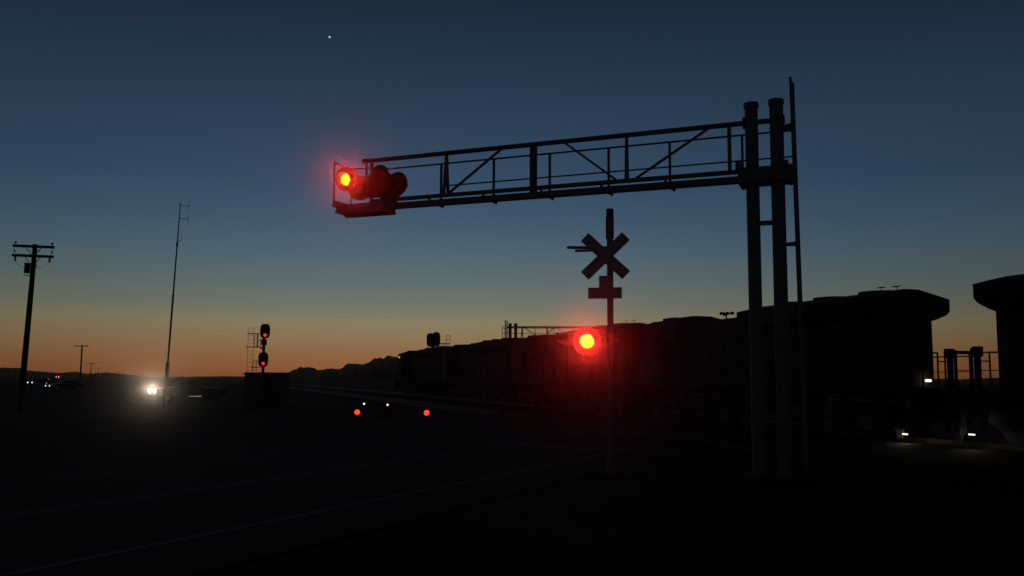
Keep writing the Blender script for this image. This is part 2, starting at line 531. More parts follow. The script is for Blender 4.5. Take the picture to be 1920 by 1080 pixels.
# ------------------------------------------------------------------ cantilever over the road
GLOW = 1.0
def cantilever():
    rot = math.atan2(0.36951893, -0.9292232)
    root = empty('signal_cantilever', (5.03, 18.0, 0), rot)
    inv = Matrix.Rotation(-rot, 3, 'Z')
    tag(root, 'tall twin post cantilever with a railed truss arm and lit red flasher over the road', 'cantilever')
    YN, YF = 0.16, -0.16      # near and far chord (local y, + is towards the viewer)
    ZC, ZT = 6.22, 7.37
    for a, r_, zt in ((0.03, 0.135, 7.78), (-0.475, 0.14, 7.80)):
        m = MB()
        m.tube((a, 0, -0.05), (a, 0, zt - 0.08), r_, 24)
        m.tube((a, 0, zt - 0.10), (a, 0, zt), r_ + 0.02, 24)
        m.tube((a, 0, zt), (a, 0, zt + 0.025), r_ + 0.02, 24, r_ * 0.6)
        p = m.build('mast', M['galv'], root)
        b = MB()
        b.box((a, 0, 0.03), (0.46, 0.46, 0.05))
        for i in range(4):
            t = PI / 4 + i * PI / 2
            b.tube((a + 0.24 * math.cos(t), 0.24 * math.sin(t), 0.0), (a + 0.24 * math.cos(t), 0.24 * math.sin(t), 0.13), 0.018, 8)
        b.build('base_plate', M['galv'], p)
    for z in (5.22, 3.2, 1.3):
        m = MB()
        m.bar((0.03, 0, z), (-0.475, 0, z), 0.08, 0.09)
        m.build('mast_brace', M['galv'], root)
    # top chord
    m = MB()
    m.tube((9.42, 0, ZT - 0.02), (-0.62, 0, ZT), 0.055, 14)
    m.tube((9.42, 0, ZT - 0.02), (9.30, 0, ZT - 0.02), 0.066, 14)
    m.tube((0.20, 0, ZT), (0.16, 0, ZT), 0.13, 16)
    m.tube((-0.60, 0, ZT), (-0.64, 0, ZT), 0.10, 16)
    m.build('top_chord', M['galv'], root)
    m = MB()
    m.bar((8.35, YN, 6.295), (-0.70, YN, 6.305), 0.07, 0.085)
    m.build('bottom_chord', M['galv'], root)
    m = MB()
    m.bar((9.3, YF, 6.365), (-0.70, YF, 6.375), 0.07, 0.085)
    m.build('bottom_chord', M['galv'], root)
    # collar at the masts
    m = MB()
    for y in (0.22, -0.30):
        m.box(((0.30 - 0.80) / 2, y, ZC - 0.01), (1.06, 0.09, 0.30))
    m.box((0.25, 0, ZC - 0.02), (0.08, 0.7, 0.36))
    m.box((-0.72, 0, ZC - 0.02), (0.08, 0.7, 0.30))
    m.tube((0.34, 0.2, ZC + 0.17), (0.24, 0.2, ZC + 0.17), 0.12, 12)
    m.tube((-0.62, 0.2, ZC + 0.14), (-0.70, 0.2, ZC + 0.14), 0.11, 12)
    m.build('arm_collar', M['galv'], root)
    # web members
    def web(p, q, w):
        k = MB()
        k.bar(p, q, w, w * 0.7)
        k.build('web_member', M['galv'], root, False)
    for a, d, sp in ((7.12, 0.065, 1), (4.90, 0.15, 0), (2.71, 0.06, 1), (0.49, 0.075, 1)):
        if sp:
            web((a, 0, ZT), (a - 0.02, YN, 6.31), d)
            web((a, 0, ZT - 0.02), (a + 0.02, YF, 6.33), d)
        else:
            web((a, 0, ZT), (a, 0.0, 6.15), d)
    for a0, a1, y in ((6.98, 5.64, YN), (4.20, 2.90, YN), (2.48, 0.86, YN), (7.0, 9.2, YF), (4.8, 6.9, YF)):
        if y == YN:
            lo, hi = (a0, a1) if a0 in (6.98, 2.48) else (a1, a0)
            web((lo, YN, 6.33), (hi, 0, ZT), 0.065)
    # walkway grating between the chords, against the far one
    m = MB()
    m.box((4.35, -0.05, 6.17), (9.0, 0.62, 0.03))
    m.box((4.35, 0.27, 6.12), (9.0, 0.02, 0.13))
    m.box((4.35, -0.37, 6.22), (9.0, 0.02, 0.07))
    for i in range(5):
        a = (7.46, 6.06, 4.64, 3.23, 1.82)[i]
        m.bar((a, 0.2, 6.2), (a, 0.2, 6.3), 0.05, 0.05)
        m.bar((a, -0.3, 6.2), (a, -0.3, 6.3), 0.05, 0.05)
        m.prism([(a + 0.10, 6.20), (a - 0.14, 6.20), (a - 0.10, 6.09), (a - 0.06, 6.11)], -0.36, -0.30, 'y')
    m.build('walkway', M['galv'], root)
    # walkway railing
    m = MB()
    yr = -0.36
    k = 1.03
    ztop, zmid = 7.22, 6.65
    m.tube((8.75, yr, ztop - 0.02), (-0.78, yr, ztop), 0.022, 8)
    m.tube((7.3, yr, zmid), (-0.78, yr, zmid + 0.01), 0.018, 8)
    for a in (7.43, 6.04, 4.63, 3.22, 1.83, 0.27):
        m.bar((a, yr, 6.22), (a, yr, ztop), 0.05, 0.05)
    m.build('railing', M['galv'], root, False)
    # service basket at the tip
    m = MB()
    m.add([(10.07, 0.35, 6.19), (9.56, 0.35, 5.99), (8.66, 0.35, 5.99), (8.66, 0.35, 6.10), (9.5, 0.35, 6.18), (10.04, 0.35, 6.36),
           (10.07, 0.30, 6.19), (9.56, 0.30, 5.99), (8.66, 0.30, 5.99), (8.66, 0.30, 6.10), (9.5, 0.30, 6.18), (10.04, 0.30, 6.36)],
          [(0, 1, 2, 3, 4, 5), (11, 10, 9, 8, 7, 6)] + [(i, 6 + i, 6 + (i + 1) % 6, (i + 1) % 6) for i in range(6)])
    m.box((9.35, -0.05, 6.06), (1.3, 0.75, 0.05))
    m.box((9.3, 0.32, 6.12), (1.3, 0.03, 0.22))
    m.box((9.45, -0.42, 6.15), (1.45, 0.03, 0.22))
    m.tube((10.05, 0.3, 6.2), (10.05, 0.3, 7.33), 0.028, 8)
    m.tube((10.0, -0.4, 6.1), (10.0, -0.4, 6.75), 0.022, 8)
    m.tube((10.05, 0.3, 7.32), (9.95, 0.1, 7.2), 0.02, 8)
    m.tube((9.95, 0.1, 7.2), (8.8, -0.4, 7.2), 0.022, 8)
    m.tube((10.05, 0.3, 7.32), (10.15, -0.4, 7.32), 0.02, 8)
    m.build('service_basket', M['galv'], root)
    # lamp bracket pipes
    m = MB()
    m.tube((9.85, -0.05, 6.90), (8.4, -0.05, 6.86), 0.035, 10)
    m.tube((9.2, -0.05, 6.05), (9.2, -0.05, 7.34), 0.045, 10)
    m.tube((9.35, -0.05, 6.90), (9.35, -0.05, 7.35), 0.03, 10)
    m.build('lamp_bracket', M['galv'], root)
    tocam = inv @ (Vector((0, 0, 2.0)) - (Vector((5.03, 18.0, 0)) + Matrix.Rotation(rot, 3, 'Z') @ Vector((9.87, 0.1, 6.9))))
    tocam.normalize()
    f1 = inv @ Vector((-0.16, -0.97, -0.17))
    f1.normalize()
    lh = light_parts(root, (9.80, 0.14, 6.895), f1, True)
    lamp('flasher_halo_spot', 'SPOT', lh, Vector((9.80, 0.14, 6.895)) + f1 * 0.06, 13000 * GLOW, (1.0, 0.035, 0.02), 0.05, tocam, 11, 1.0)  # added narrow spot aimed at the camera, raises a red halo in the haze
    light_parts(root, (9.36, 0.20, 6.63), inv @ Vector((0.30, -0.90, -0.30)), False)
    light_parts(root, (9.0, -0.05, 6.90), inv @ Vector((0.55, 0.80, -0.1)), False, 0.35, 0.30)
    light_parts(root, (8.55, -0.15, 6.72), inv @ Vector((0.45, 0.88, -0.1)), False, 0.33, 0.30)
    m = MB()
    m.tube((8.85, -0.05, 6.80), (8.85, 0.22, 6.76), 0.27, 20)
    m.tube((9.2, -0.05, 6.62), (9.2, 0.16, 6.6), 0.2, 16)
    m.box((9.08, 0.0, 6.62), (0.34, 0.3, 0.36))
    m.box((8.72, -0.1, 6.45), (0.34, 0.26, 0.4))
    m.build('junction_box', M['black_paint'], root)
    # ladder behind the outer mast, seen edge-on
    m = MB()
    m.bar((-0.80, 0.0, 8.12), (-0.88, 0.0, 0.25), 0.09, 0.05)
    m.bar((-0.80, 0.40, 8.12), (-0.88, 0.40, 0.25), 0.05, 0.05)
    for i in range(26):
        z = 0.5 + i * 0.3
        m.tube((-0.84, 0.0, z), (-0.84, 0.40, z), 0.012, 6)
    la = m.build('ladder', M['galv'], root, False)
    for z, h in ((7.20, 0.16), (6.22, 0.30), (4.76, 0.09), (2.4, 0.09)):
        m = MB()
        m.prism([(-0.60, z - h / 2), (-0.82, z - h / 2), (-0.82, z + h / 2), (-0.60, z + h / 4)], -0.03, 0.05, 'y')
        m.build('ladder_bracket', M['galv'], la, False)
    m = MB()
    m.box((-0.22, 0, 0.0), (1.3, 1.0, 0.16))
    m.build('foundation', M['concrete'], root)
cantilever()

# ------------------------------------------------------------------ crossing signal with gate
def crossing_signal():
    yaw = math.radians(12)            # faces a little left of straight back
    root = empty('crossing_signal', (2.104, 18.75, 0), -yaw)
    inv = Matrix.Rotation(yaw, 3, 'Z')
    tag(root, 'railroad crossing signal mast with crossbuck, lit red flasher and lowered gate', 'crossing signal')
    m = MB()
    m.tube((0, 0, 0.0), (0, 0, 5.46), 0.068, 18)
    m.tube((0, 0, 0.0), (0, 0, 0.35), 0.13, 18, 0.09)
    m.box((0, 0, 0.02), (0.4, 0.4, 0.05))
    m.build('mast', M['galv'], root)
    m = MB()
    m.tube((0, 0, 5.46), (0, 0, 5.64), 0.082, 18)
    m.tube((0, 0, 5.64), (0, 0, 5.66), 0.09, 18, 0.06)
    m.tube((0.07, -0.02, 5.0), (0.07, -0.02, 5.46), 0.018, 8)
    m.tube((-0.07, -0.02, 5.0), (-0.07, -0.02, 5.46), 0.018, 8)
    m.build('mast_cap', M['black_paint'], root)
    # crossbuck: two boards of one sign
    m = MB()
    y = -0.16
    for s, dy in ((1, 0.0), (-1, -0.012)):
        d = Vector((math.cos(math.radians(43.5)), 0, s * math.sin(math.radians(43.5))))
        c = Vector((-0.085, y + dy, 4.61))
        m.bar(c - d * 0.61, c + d * 0.61, 0.24, 0.009, (0, 1, 0))
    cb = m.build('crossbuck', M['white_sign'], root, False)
    m = MB()
    m.bar((-0.085, y + 0.03, 4.61), (0, -0.06, 4.61), 0.05, 0.06)
    m.bar((-0.30, -0.09, 4.80), (0.0, -0.09, 4.80), 0.05, 0.06)
    m.build('sign_bracket', M['galv'], cb)
    # number-of-tracks plate, a T upside down
    m = MB()
    prof = [(-0.46, 3.70), (0.26, 3.70), (0.26, 3.94), (0.05, 3.94), (0.05, 4.19), (-0.225, 4.19), (-0.225, 3.94), (-0.46, 3.94)]
    m.prism(prof, -0.135, -0.126, 'y')
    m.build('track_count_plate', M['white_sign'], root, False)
    m = MB()
    m.bar((-0.92, 0.12, 4.855), (0.0, 0.02, 4.81), 0.055, 0.06)
    m.bar((-0.78, 0.20, 4.79), (0.0, 0.02, 4.76), 0.045, 0.05)
    m.tube((-0.92, 0.12, 4.83), (-0.92, 0.12, 4.88), 0.035, 8)
    m.build('side_bracket', M['galv'], root, False)
    # flasher cross pipe with two lamps
    m = MB()
    m.tube((-0.50, 0, 2.88), (0.50, 0, 2.88), 0.035, 10)
    m.tube((0, 0, 2.78), (0, 0, 2.98), 0.1, 12)
    for x in (-0.47, 0.47):
        m.tube((x, 0.0, 2.88), (x, 0.0, 2.80), 0.03, 8)
    m.build('lamp_bracket', M['black_paint'], root)
    p = Vector((-0.485, -0.12, 2.795))
    w = Vector((2.104, 18.75, 0)) + Matrix.Rotation(-yaw, 3, 'Z') @ p
    tocam = (inv @ (Vector((0, 0, 2.0)) - w)).normalized()
    f1 = inv @ Vector((-0.20, -0.97, -0.06))
    lh = light_parts(root, p, f1, True, 0.305, 0.30, 0.17)
    lamp('flasher_halo_spot', 'SPOT', lh, p + f1.normalized() * 0.06, 20000 * GLOW, (1.0, 0.035, 0.02), 0.05, tocam, 11, 1.0)  # added spot towards the camera, only for the halo round this lens
    light_parts(root, (0.485, -0.12, 2.795), inv @ Vector((-0.20, -0.97, -0.06)), False)
    light_parts(root, (-0.485, 0.16, 2.795), (0, 1, 0), False)
    light_parts(root, (0.485, 0.16, 2.795), (0, 1, 0), False)
    # gate mechanism and arm
    m = MB()
    m.box((0.0, 0.22, 1.12), (0.42, 0.30, 0.62))
    m.box((0.0, 0.22, 1.45), (0.46, 0.34, 0.05))
    m.tube((-0.32, 0.22, 1.22), (0.32, 0.22, 1.22), 0.05, 12)
    m.build('gate_mechanism', M['galv'], root)
    GDIR = (Vector((-3.717, 21.45, 0)) - Vector((-1.966, 20.65, 0))).normalized()
    ga = MB()
    aw = GDIR
    ad = (inv @ aw).normalized()
    st = inv @ (Vector((-1.966, 20.65, 0)) - GDIR * 4.55 - Vector((2.104, 18.75, 0)))
    st.z = 1.155
    # arm line through the two lit lamps
    t_of = lambda px: None
    e = st + ad * 6.6
    e.z = 1.068
    ga.bar(st, e, 0.03, 0.105)
    ga.bar(st, st - ad * 1.3, 0.08, 0.12)
    g = ga.build('gate_arm', M['stripe'], root, False)
    cw = MB()
    cw.box(st - ad * 1.3, (0.30, 0.16, 0.34))
    cw.build('counterweight', M['dark_steel'], g)
    for t, lit in ((4.55 + 1.925, True), (4.55, True), (2.6, False)):
        c = st + ad * t
        c.z = 1.193 - 0.0149 * (t - 4.55)
        k = MB()
        k.box((c.x, c.y, c.z - 0.02), (0.12, 0.11, 0.10))
        h = k.build('gate_lamp', M['black_paint'], g)
        l = MB()
        fc = inv @ Vector((0.13 if t > 5 else 0.07, -1, 0.03)).normalized()
        l.tube(c + fc * 0.05, c + fc * 0.075, 0.062, 20, 0.05)
        l.build('gate_lens', M['gate_lit'] if lit else M['red_off'], h)
    m = MB()
    m.box((0, 0.1, -0.02), (0.8, 0.8, 0.14))
    m.build('foundation', M['concrete'], root)
crossing_signal()

# ------------------------------------------------------------------ locomotives
def build_loco():
    """local x runs from the radiator end to the cab end, origin on the rails under the rear hood wall"""
    root = empty('locomotive', (0, 0, 0))
    X0, X1 = -1.4, 17.2
    # frame with deck
    m = MB()
    m.box(((X0 + X1) / 2, 0, 1.45), (X1 - X0, 2.9, 0.20))
    m.box(((X0 + X1) / 2, 0, 1.25), (X1 - X0 - 0.3, 2.0, 0.25))
    for x in (X0 + 0.08, X1 - 0.08):
        m.box((x, 0, 1.0), (0.16, 2.9, 0.75))
    fr = m.build('frame', M['loco_dark'], root)
    # hood: radiator compartment, long hood
    hw = 0.80
    prof = [(-hw, 1.55), (hw, 1.55), (hw, 3.72), (1.10, 3.80), (1.48, 3.95), (1.60, 4.08), (1.60, 4.47), (0.95, 4.62), (0.3, 4.755), (0, 4.76),
            (-0.3, 4.755), (-0.95, 4.62), (-1.60, 4.47), (-1.60, 4.08), (-1.48, 3.95), (-1.10, 3.80), (-hw, 3.72)]
    m = MB()
    m.prism(prof, 0.0, 7.7)
    rd = m.build('radiator_compartment', M['loco'], root)
    v = MB()
    for s in (-1, 1):
        for i in range(8):
            v.box((0.55 + i * 0.94, s * 1.56, 4.22), (0.8, 0.10, 0.2))
    for i in range(3):
        v.tube((1.4 + i * 2.4, 0, 4.70), (1.4 + i * 2.4, 0, 4.785), 0.72, 20)
    v.build('radiator_grille', M['loco_dark'], rd)
    an = MB()
    for x, y in ((0.75, -0.1), (1.25, 0.1)):
        an.tube((x, y, 4.74), (x, y, 4.92), 0.012, 6)
        an.box((x, y, 4.925), (0.28, 0.16, 0.02))
    an.build('roof_antenna', M['black_paint'], rd)
    for s in (-1, 1):
        for i in range(7):
            dr = MB()
            dr.box((0.70 + i * 1.04, s * (hw + 0.012), 2.6), (0.86, 0.03, 1.7))
            dr.build('hood_door', M['loco'], rd)
    m = MB()
    prof = [(-hw, 1.55), (hw, 1.55), (hw, 4.15), (0.70, 4.36), (0.35, 4.42), (-0.35, 4.42), (-0.70, 4.36), (-hw, 4.15)]
    m.prism(prof, 7.7, 12.9)
    ho = m.build('long_hood', M['loco'], root)
    m = MB()
    m.tube((9.2, 0, 4.38), (9.2, 0, 4.5), 0.34, 16)
    m.build('exhaust_stack', M['loco_dark'], ho)
    for s in (-1, 1):
        for i in range(5):
            dr = MB()
            dr.box((8.30 + i * 1.0, s * (hw + 0.012), 2.7), (0.82, 0.03, 1.8))
            dr.build('hood_door', M['loco'], ho)
    m = MB()
    x = 10.6
    m.tube((x, 0.2, 4.40), (x, 0.2, 4.60), 0.035, 8)
    for dx, y, z in ((0.30, 0.12, 4.64), (0.34, 0.26, 4.68), (-0.30, 0.06, 4.66), (-0.34, 0.34, 4.64)):
        m.tube((x, y, z), (x + dx, y, z), 0.03, 10, 0.075)
        m.tube((x, 0.2, 4.6), (x, y, z), 0.03, 8)
    m.build('horn', M['black_paint'], ho)
    # blower section and cab
    m = MB()
    prof = [(-1.15, 1.55), (1.15, 1.55), (1.15, 3.3), (1.42, 3.6), (1.45, 4.35), (1.05, 4.58), (0.45, 4.70), (-0.45, 4.70), (-1.05, 4.58), (-1.45, 4.35), (-1.42, 3.6), (-1.15, 3.3)]
    m.prism(prof, 12.9, 14.2)
    m.build('blower_section', M['loco'], root)
    m = MB()
    prof = [(-1.5, 1.55), (1.5, 1.55), (1.5, 4.10), (1.30, 4.42), (0.70, 4.60), (-0.70, 4.60), (-1.30, 4.42), (-1.5, 4.10)]
    m.prism(prof, 14.2, 16.3)
    cab = m.build('cab', M['loco'], root)
    m = MB()
    m.box((15.2, 0, 4.66), (1.1, 1.0, 0.16))
    m.build('air_conditioner', M['loco_dark'], cab)
    for s in (-1, 1):
        for x in (14.75, 15.7):
            m = MB()
            m.box((x, s * 1.505, 3.55), (0.75, 0.02, 0.62))
            m.build('window', M['glass'], cab)
    for y in (-0.75, 0.75):
        m = MB()
        m.box((16.305, y, 3.65), (0.02, 0.85, 0.6))
        m.build('window', M['glass'], cab)
    m = MB()
    nose = [(16.3, 1.55), (16.85, 1.55), (16.85, 2.75), (16.65, 3.15), (16.3, 3.25)]
    m.prism(nose, -0.95, 0.95, 'y')
    m.build('nose', M['loco'], root)
    m = MB()
    for y in (-0.12, 0.12):
        m.tube((16.3, y, 4.2), (16.36, y, 4.2), 0.09, 14)
    m.build('headlight', M['glass'], cab)
    # fuel tank
    m = MB()
    prof = [(-1.35, 1.12), (-1.45, 0.9), (-1.25, 0.35), (-0.9, 0.25), (0.9, 0.25), (1.25, 0.35), (1.45, 0.9), (1.35, 1.12)]
    m.prism(prof, 6.0, 10.0)
    m.build('fuel_tank', M['loco_dark'], root)
    # trucks
    for cx in (2.4, 13.4):
        m = MB()
        for s in (-1, 1):
            m.prism([(cx - 2.5, 0.62), (cx - 2.1, 0.42), (cx - 1.0, 0.5), (cx + 1.0, 0.5), (cx + 2.1, 0.42), (cx + 2.5, 0.62), (cx + 2.4, 0.95),
                     (cx + 1.2, 0.80), (cx - 1.2, 0.80), (cx - 2.4, 0.95)], s * 1.10 - 0.08, s * 1.10 + 0.08, 'y')
            for dx in (-1.85, 0, 1.85):
                m.box((cx + dx, s * 1.18, 0.55), (0.36, 0.16, 0.36))
                m.tube((cx + dx, s * 1.24, 0.55), (cx + dx, s * 1.29, 0.55), 0.12, 12)
        m.box((cx, 0, 0.85), (1.0, 2.0, 0.3))
        t = m.build('truck', M['truck_side'], root)
        for dx in (-1.85, 0, 1.85):
            w = MB()
            for s in (-1, 1):
                w.tube((cx + dx, s * 0.70, 0.525), (cx + dx, s * 0.83, 0.525), 0.525, 24)
                w.tube((cx + dx, s * 0.66, 0.525), (cx + dx, s * 0.70, 0.525), 0.56, 24)
            w.tube((cx + dx, -0.7, 0.525), (cx + dx, 0.7, 0.525), 0.09, 10)
            w.build('wheelset', M['loco_dark'], t)
    # corner steps
    for x, sx in ((X0, 1), (X1, -1)):
        for s in (-1, 1):
            m = MB()
            for i in range(4):
                m.box((x + sx * 0.30, s * 1.36, 0.28 + i * 0.32), (0.56, 0.24, 0.03))
            m.box((x + sx * 0.02, s * 1.36, 0.80), (0.03, 0.26, 1.10))
            m.box((x + sx * 0.59, s * 1.36, 0.80), (0.03, 0.26, 1.10))
            m.build('corner_steps', M['loco_dark'], root)
    # handrails
    def rails(y, xs, z0=1.55, h=1.0):
        k = MB()
        for x in xs:
            k.tube((x, y, z0), (x, y, z0 + h), 0.02, 8)
        k.tube((xs[0], y, z0 + h), (xs[-1], y, z0 + h), 0.02, 8)
        k.tube((xs[0], y, z0 + h * 0.5), (xs[-1], y, z0 + h * 0.5), 0.012, 8)
        return k
    for s in (-1, 1):
        rails(s * 1.40, [-0.95 + i * 1.9 for i in range(10)]).build('side_handrail', M['loco_dark'], root)
    for x in (X0 + 0.08, X1 - 0.08):
        k = MB()
        for y in (-1.38, -0.95, -0.34, 0.34, 0.95, 1.38):
            k.tube((x, y, 1.55), (x, y, 2.62), 0.026, 8)
        for a, b in ((-1.38, -0.34), (0.34, 1.38)):
            k.tube((x, a, 2.62), (x, b, 2.62), 0.026, 8)
        k.tube((x, -0.34, 2.35), (x, 0.34, 2.35), 0.02, 8)
        k.build('end_handrail', M['loco_dark'], root)
    # coupler and hoses
    for x, sx in ((X0, -1), (X1, 1)):
        k = MB()
        k.box((x + sx * 0.25, 0, 0.86), (0.55, 0.20, 0.24))
        k.box((x + sx * 0.46, 0, 0.86), (0.16, 0.32, 0.34))
        k.build('coupler', M['loco_dark'], root)
    # hand brake stand at the radiator end
    k = MB()
    k.tube((X0 + 0.35, -0.43, 1.55), (X0 + 0.35, -0.43, 2.55), 0.10, 12)
    k.tube((X0 + 0.22, -0.43, 2.62), (X0 + 0.30, -0.43, 2.62), 0.15, 18)
    k.box((X0 + 0.38, -0.43, 2.62), (0.16, 0.24, 0.3))
    k.build('brake_stand', M['loco_dark'], root)
    return root
LP = build_loco()
LOCO_G = 'coupled locomotives of the freight train'
def place_loco(o, s, flip, label):
    base = Vector((track_x(FAR_C, 28.16), 28.16, FAR_Z)) + TU * s
    o.location = base
    o.rotation_euler = (0, 0, TROT + (PI if flip else 0))
    tag(o, label, 'locomotive', LOCO_G)
    return o
def tiny_lamp(parent, p, m_, size=(0.16, 0.06, 0.04), energy=0, col=(1, 0.9, 0.65), name='step_light'):
    k = MB()
    k.tube(Vector(p) - Vector((size[0] / 2, 0, 0)), Vector(p) + Vector((size[0] / 2, 0, 0)), size[2] / 2, 10)
    o = k.build(name, m_, parent)
    if energy:
        lamp('step_lamp', 'POINT', o, Vector(p) + Vector((0, 0, -0.05)), energy, col, 0.03)
    return o
locos = []
L1 = place_loco(copy_tree(LP), 0.75, False, 'dark locomotive just left of the open gap, behind the cantilever posts')
L2 = place_loco(copy_tree(LP), 20.05, False, 'dark locomotive behind the crossing flasher, second from the gap')
L3 = place_loco(copy_tree(LP), 39.35, False, 'dark locomotive with the distant cantilever standing behind it')
L4 = place_loco(copy_tree(LP), 58.65, False, 'farthest dark locomotive, its nose against the rocky hills')
L0 = place_loco(LP, -3.2, True, 'nearest dark locomotive, cut off by the right edge of the picture')
tiny_lamp(L1, (-1.1, 1.52, 0.12), M['warm_lit'], (0.20, 0.05, 0.045), 2.0)
tiny_lamp(L0, (-0.35, -1.52, 0.26), M['warm_lit'], (0.20, 0.05, 0.045), 2.0)
for o_, x0, x1, sy, z0 in ((L1, -0.95, -0.6, 1, -0.02), (L0, -1.15, -0.8, -1, 0.02)):
    k = MB()
    k.prism([(x0, z0 + 0.32), (x1 + 0.12, z0 + 0.32), (x1, z0 + 0.1), (x1 - 0.05, z0 - 0.05), (x0 + 0.1, z0)], sy * 1.38, sy * 1.40, 'y')
    k.build('light_catch_plate', M['truck_side'], o_)  # plate added beside the step light to catch it as a pale patch
tiny_lamp(L1, (-0.14, -0.42, 1.76), M['warm_lit'], (0.20, 0.05, 0.09), 0.0, name='walkway_light')
tiny_lamp(L4, (15.0, 1.53, 4.0), M['dim_lit'], (0.3, 0.05, 0.2), 0.0, name='cab_light')

# ------------------------------------------------------------------ signals along the line
def signal_head(parent, c, f, lit=True, w=0.66, h=0.98):
    c = Vector(c)
    f = Vector(f).normalized()
    side = f.cross(Vector((0, 0, 1))).normalized()
    m = MB()
    n = 28
    pts = []
    for o in (0.0, -0.16):
        for i in range(n):
            t = 2 * PI * i / n
            x = math.copysign(abs(math.cos(t)) ** 0.55, math.cos(t)) * w / 2
            z = math.copysign(abs(math.sin(t)) ** 0.7, math.sin(t)) * h / 2
            pts.append(c + side * x + Vector((0, 0, z)) + f * o)
    m.add(pts, [tuple(range(n)), tuple(range(2 * n - 1, n - 1, -1))] + [(i, (i + 1) % n, n + (i + 1) % n, n + i) for i in range(n)])
    m.box(c - f * 0.25, (0.34, 0.3, h * 0.8), math.atan2(f.y, f.x))
    hd = m.build('signal_head', M['black_paint'], parent)
    for k, z in enumerate((0.27, 0.0, -0.27)):
        p = c + Vector((0, 0, z))
        v = MB()
        v.shell(p, f, 0.115, 0.26, 0.005, -2.3, 2.3, 20, 0.5)
        v.build('visor', M['black_paint'], hd)
        l = MB()
        on = lit and k == 2
        l.tube(p + f * 0.005, p + f * 0.02, 0.105, 20)
        l.build('lens', M['sig_lit'] if on else M['glass'], hd)
    return hd
def mast_signal():
    D = 60.0
    x = (497.5 - 960) / 1650 * D + 0.0
    root = empty('railway_signal', (x, D, 0))
    tag(root, 'two headed railway signal showing two red lights, ladder and platforms at its left', 'railway signal')
    f = Vector((-x, -D, 0)).normalized()
    m = MB()
    m.tube((-0.05, 0, 0), (-0.05, 0, 4.7), 0.10, 14)
    m.tube((-0.05, 0, 4.15), (-0.05, 0, 4.55), 0.19, 14)
    m.tube((-0.05, 0, 0), (-0.05, 0, 0.4), 0.2, 14, 0.12)
    m.build('mast', M['dark_steel'], root)
    signal_head(root, (0.06, -0.2, 5.10), f)
    signal_head(root, (0.0, -0.2, 3.17), f)
    m = MB()
    for z, a, b in ((4.02, -1.25, -0.05), (4.93, -1.22, -0.2)):
        m.bar((a, 0.1, z), (b, 0.1, z), 0.05, 0.06)
    m.box((-0.72, 0.1, 4.02), (1.0, 0.7, 0.04))
    m.bar((-0.3, 0.1, 4.0), (-0.05, 0.1, 3.75), 0.05, 0.06)
    for a in (-0.72, -0.55, -0.50, -0.33):
        m.bar((a, 0.1, 4.02), (a, 0.1, 4.93 if a < -0.4 else 4.5), 0.035)
    m.bar((-0.55, 0.1, 4.50), (-0.1, 0.1, 4.50), 0.05)
    m.build('upper_platform', M['dark_steel'], root, False)
    m = MB()
    m.box((-0.5, 0.1, 2.64), (0.6, 0.6, 0.04))
    for a in (-0.78, -0.55):
        m.bar((a, 0.1, 2.4), (a, 0.1, 3.08), 0.035)
    m.bar((-0.78, 0.1, 3.08), (-0.3, 0.1, 3.08), 0.035)
    m.build('lower_platform', M['dark_steel'], root, False)
    m = MB()
    for a in (-1.22, -0.84):
        m.bar((a, 0.25, 0.0), (a, 0.25, 5.35), 0.018)
    for i in range(20):
        m.bar((-1.22, 0.25, 0.3 + i * 0.265), (-0.84, 0.25, 0.3 + i * 0.265), 0.016)
    m.build('ladder', M['dark_steel'], root, False)
mast_signal()
def rear_signal():
    D = 106.0
    x = (813 - 960) / 1650 * D
    root = empty('railway_signal', (x, D, 0))
    tag(root, 'railway signal seen from behind as a dark twin hump above the train', 'railway signal')
    m = MB()
    m.tube((0, 0, 0), (0, 0, 6.2), 0.15, 14)
    m.tube((0, 0, 5.0), (0, 0, 5.7), 0.30, 14)
    m.build('mast', M['dark_steel'], root)
    signal_head(root, (-0.33, 0.3, 6.55), (0.15, 1, 0), False, 0.95, 1.65)
    signal_head(root, (0.36, 0.1, 6.62), (-0.12, 1, 0), False, 0.95, 1.75)
    m = MB()
    m.bar((0.2, 0.2, 6.15), (2.0, 0.2, 6.15), 0.06)
    m.box((1.4, 0.2, 6.12), (1.2, 0.8, 0.05))
    for a in (1.55, 2.0):
        m.bar((a, 0.2, 5.8), (a, 0.2, 7.1), 0.05)
    for a in (0.85, 1.2):
        m.bar((a, 0.2, 5.0), (a, 0.2, 6.15), 0.05)
    for z in (6.6, 7.1):
        m.bar((1.55, 0.2, z), (2.0, 0.2, z), 0.045)
    m.build('platform', M['dark_steel'], root, False)
    m = MB()
    for a in (1.15, 1.5):
        m.bar((a, 0.6, 0), (a, 0.6, 6.2), 0.04)
    for i in range(20):
        m.bar((1.15, 0.6, 0.3 * i + 0.3), (1.5, 0.6, 0.3 * i + 0.3), 0.03)
    m.build('ladder', M['dark_steel'], root, False)
rear_signal()

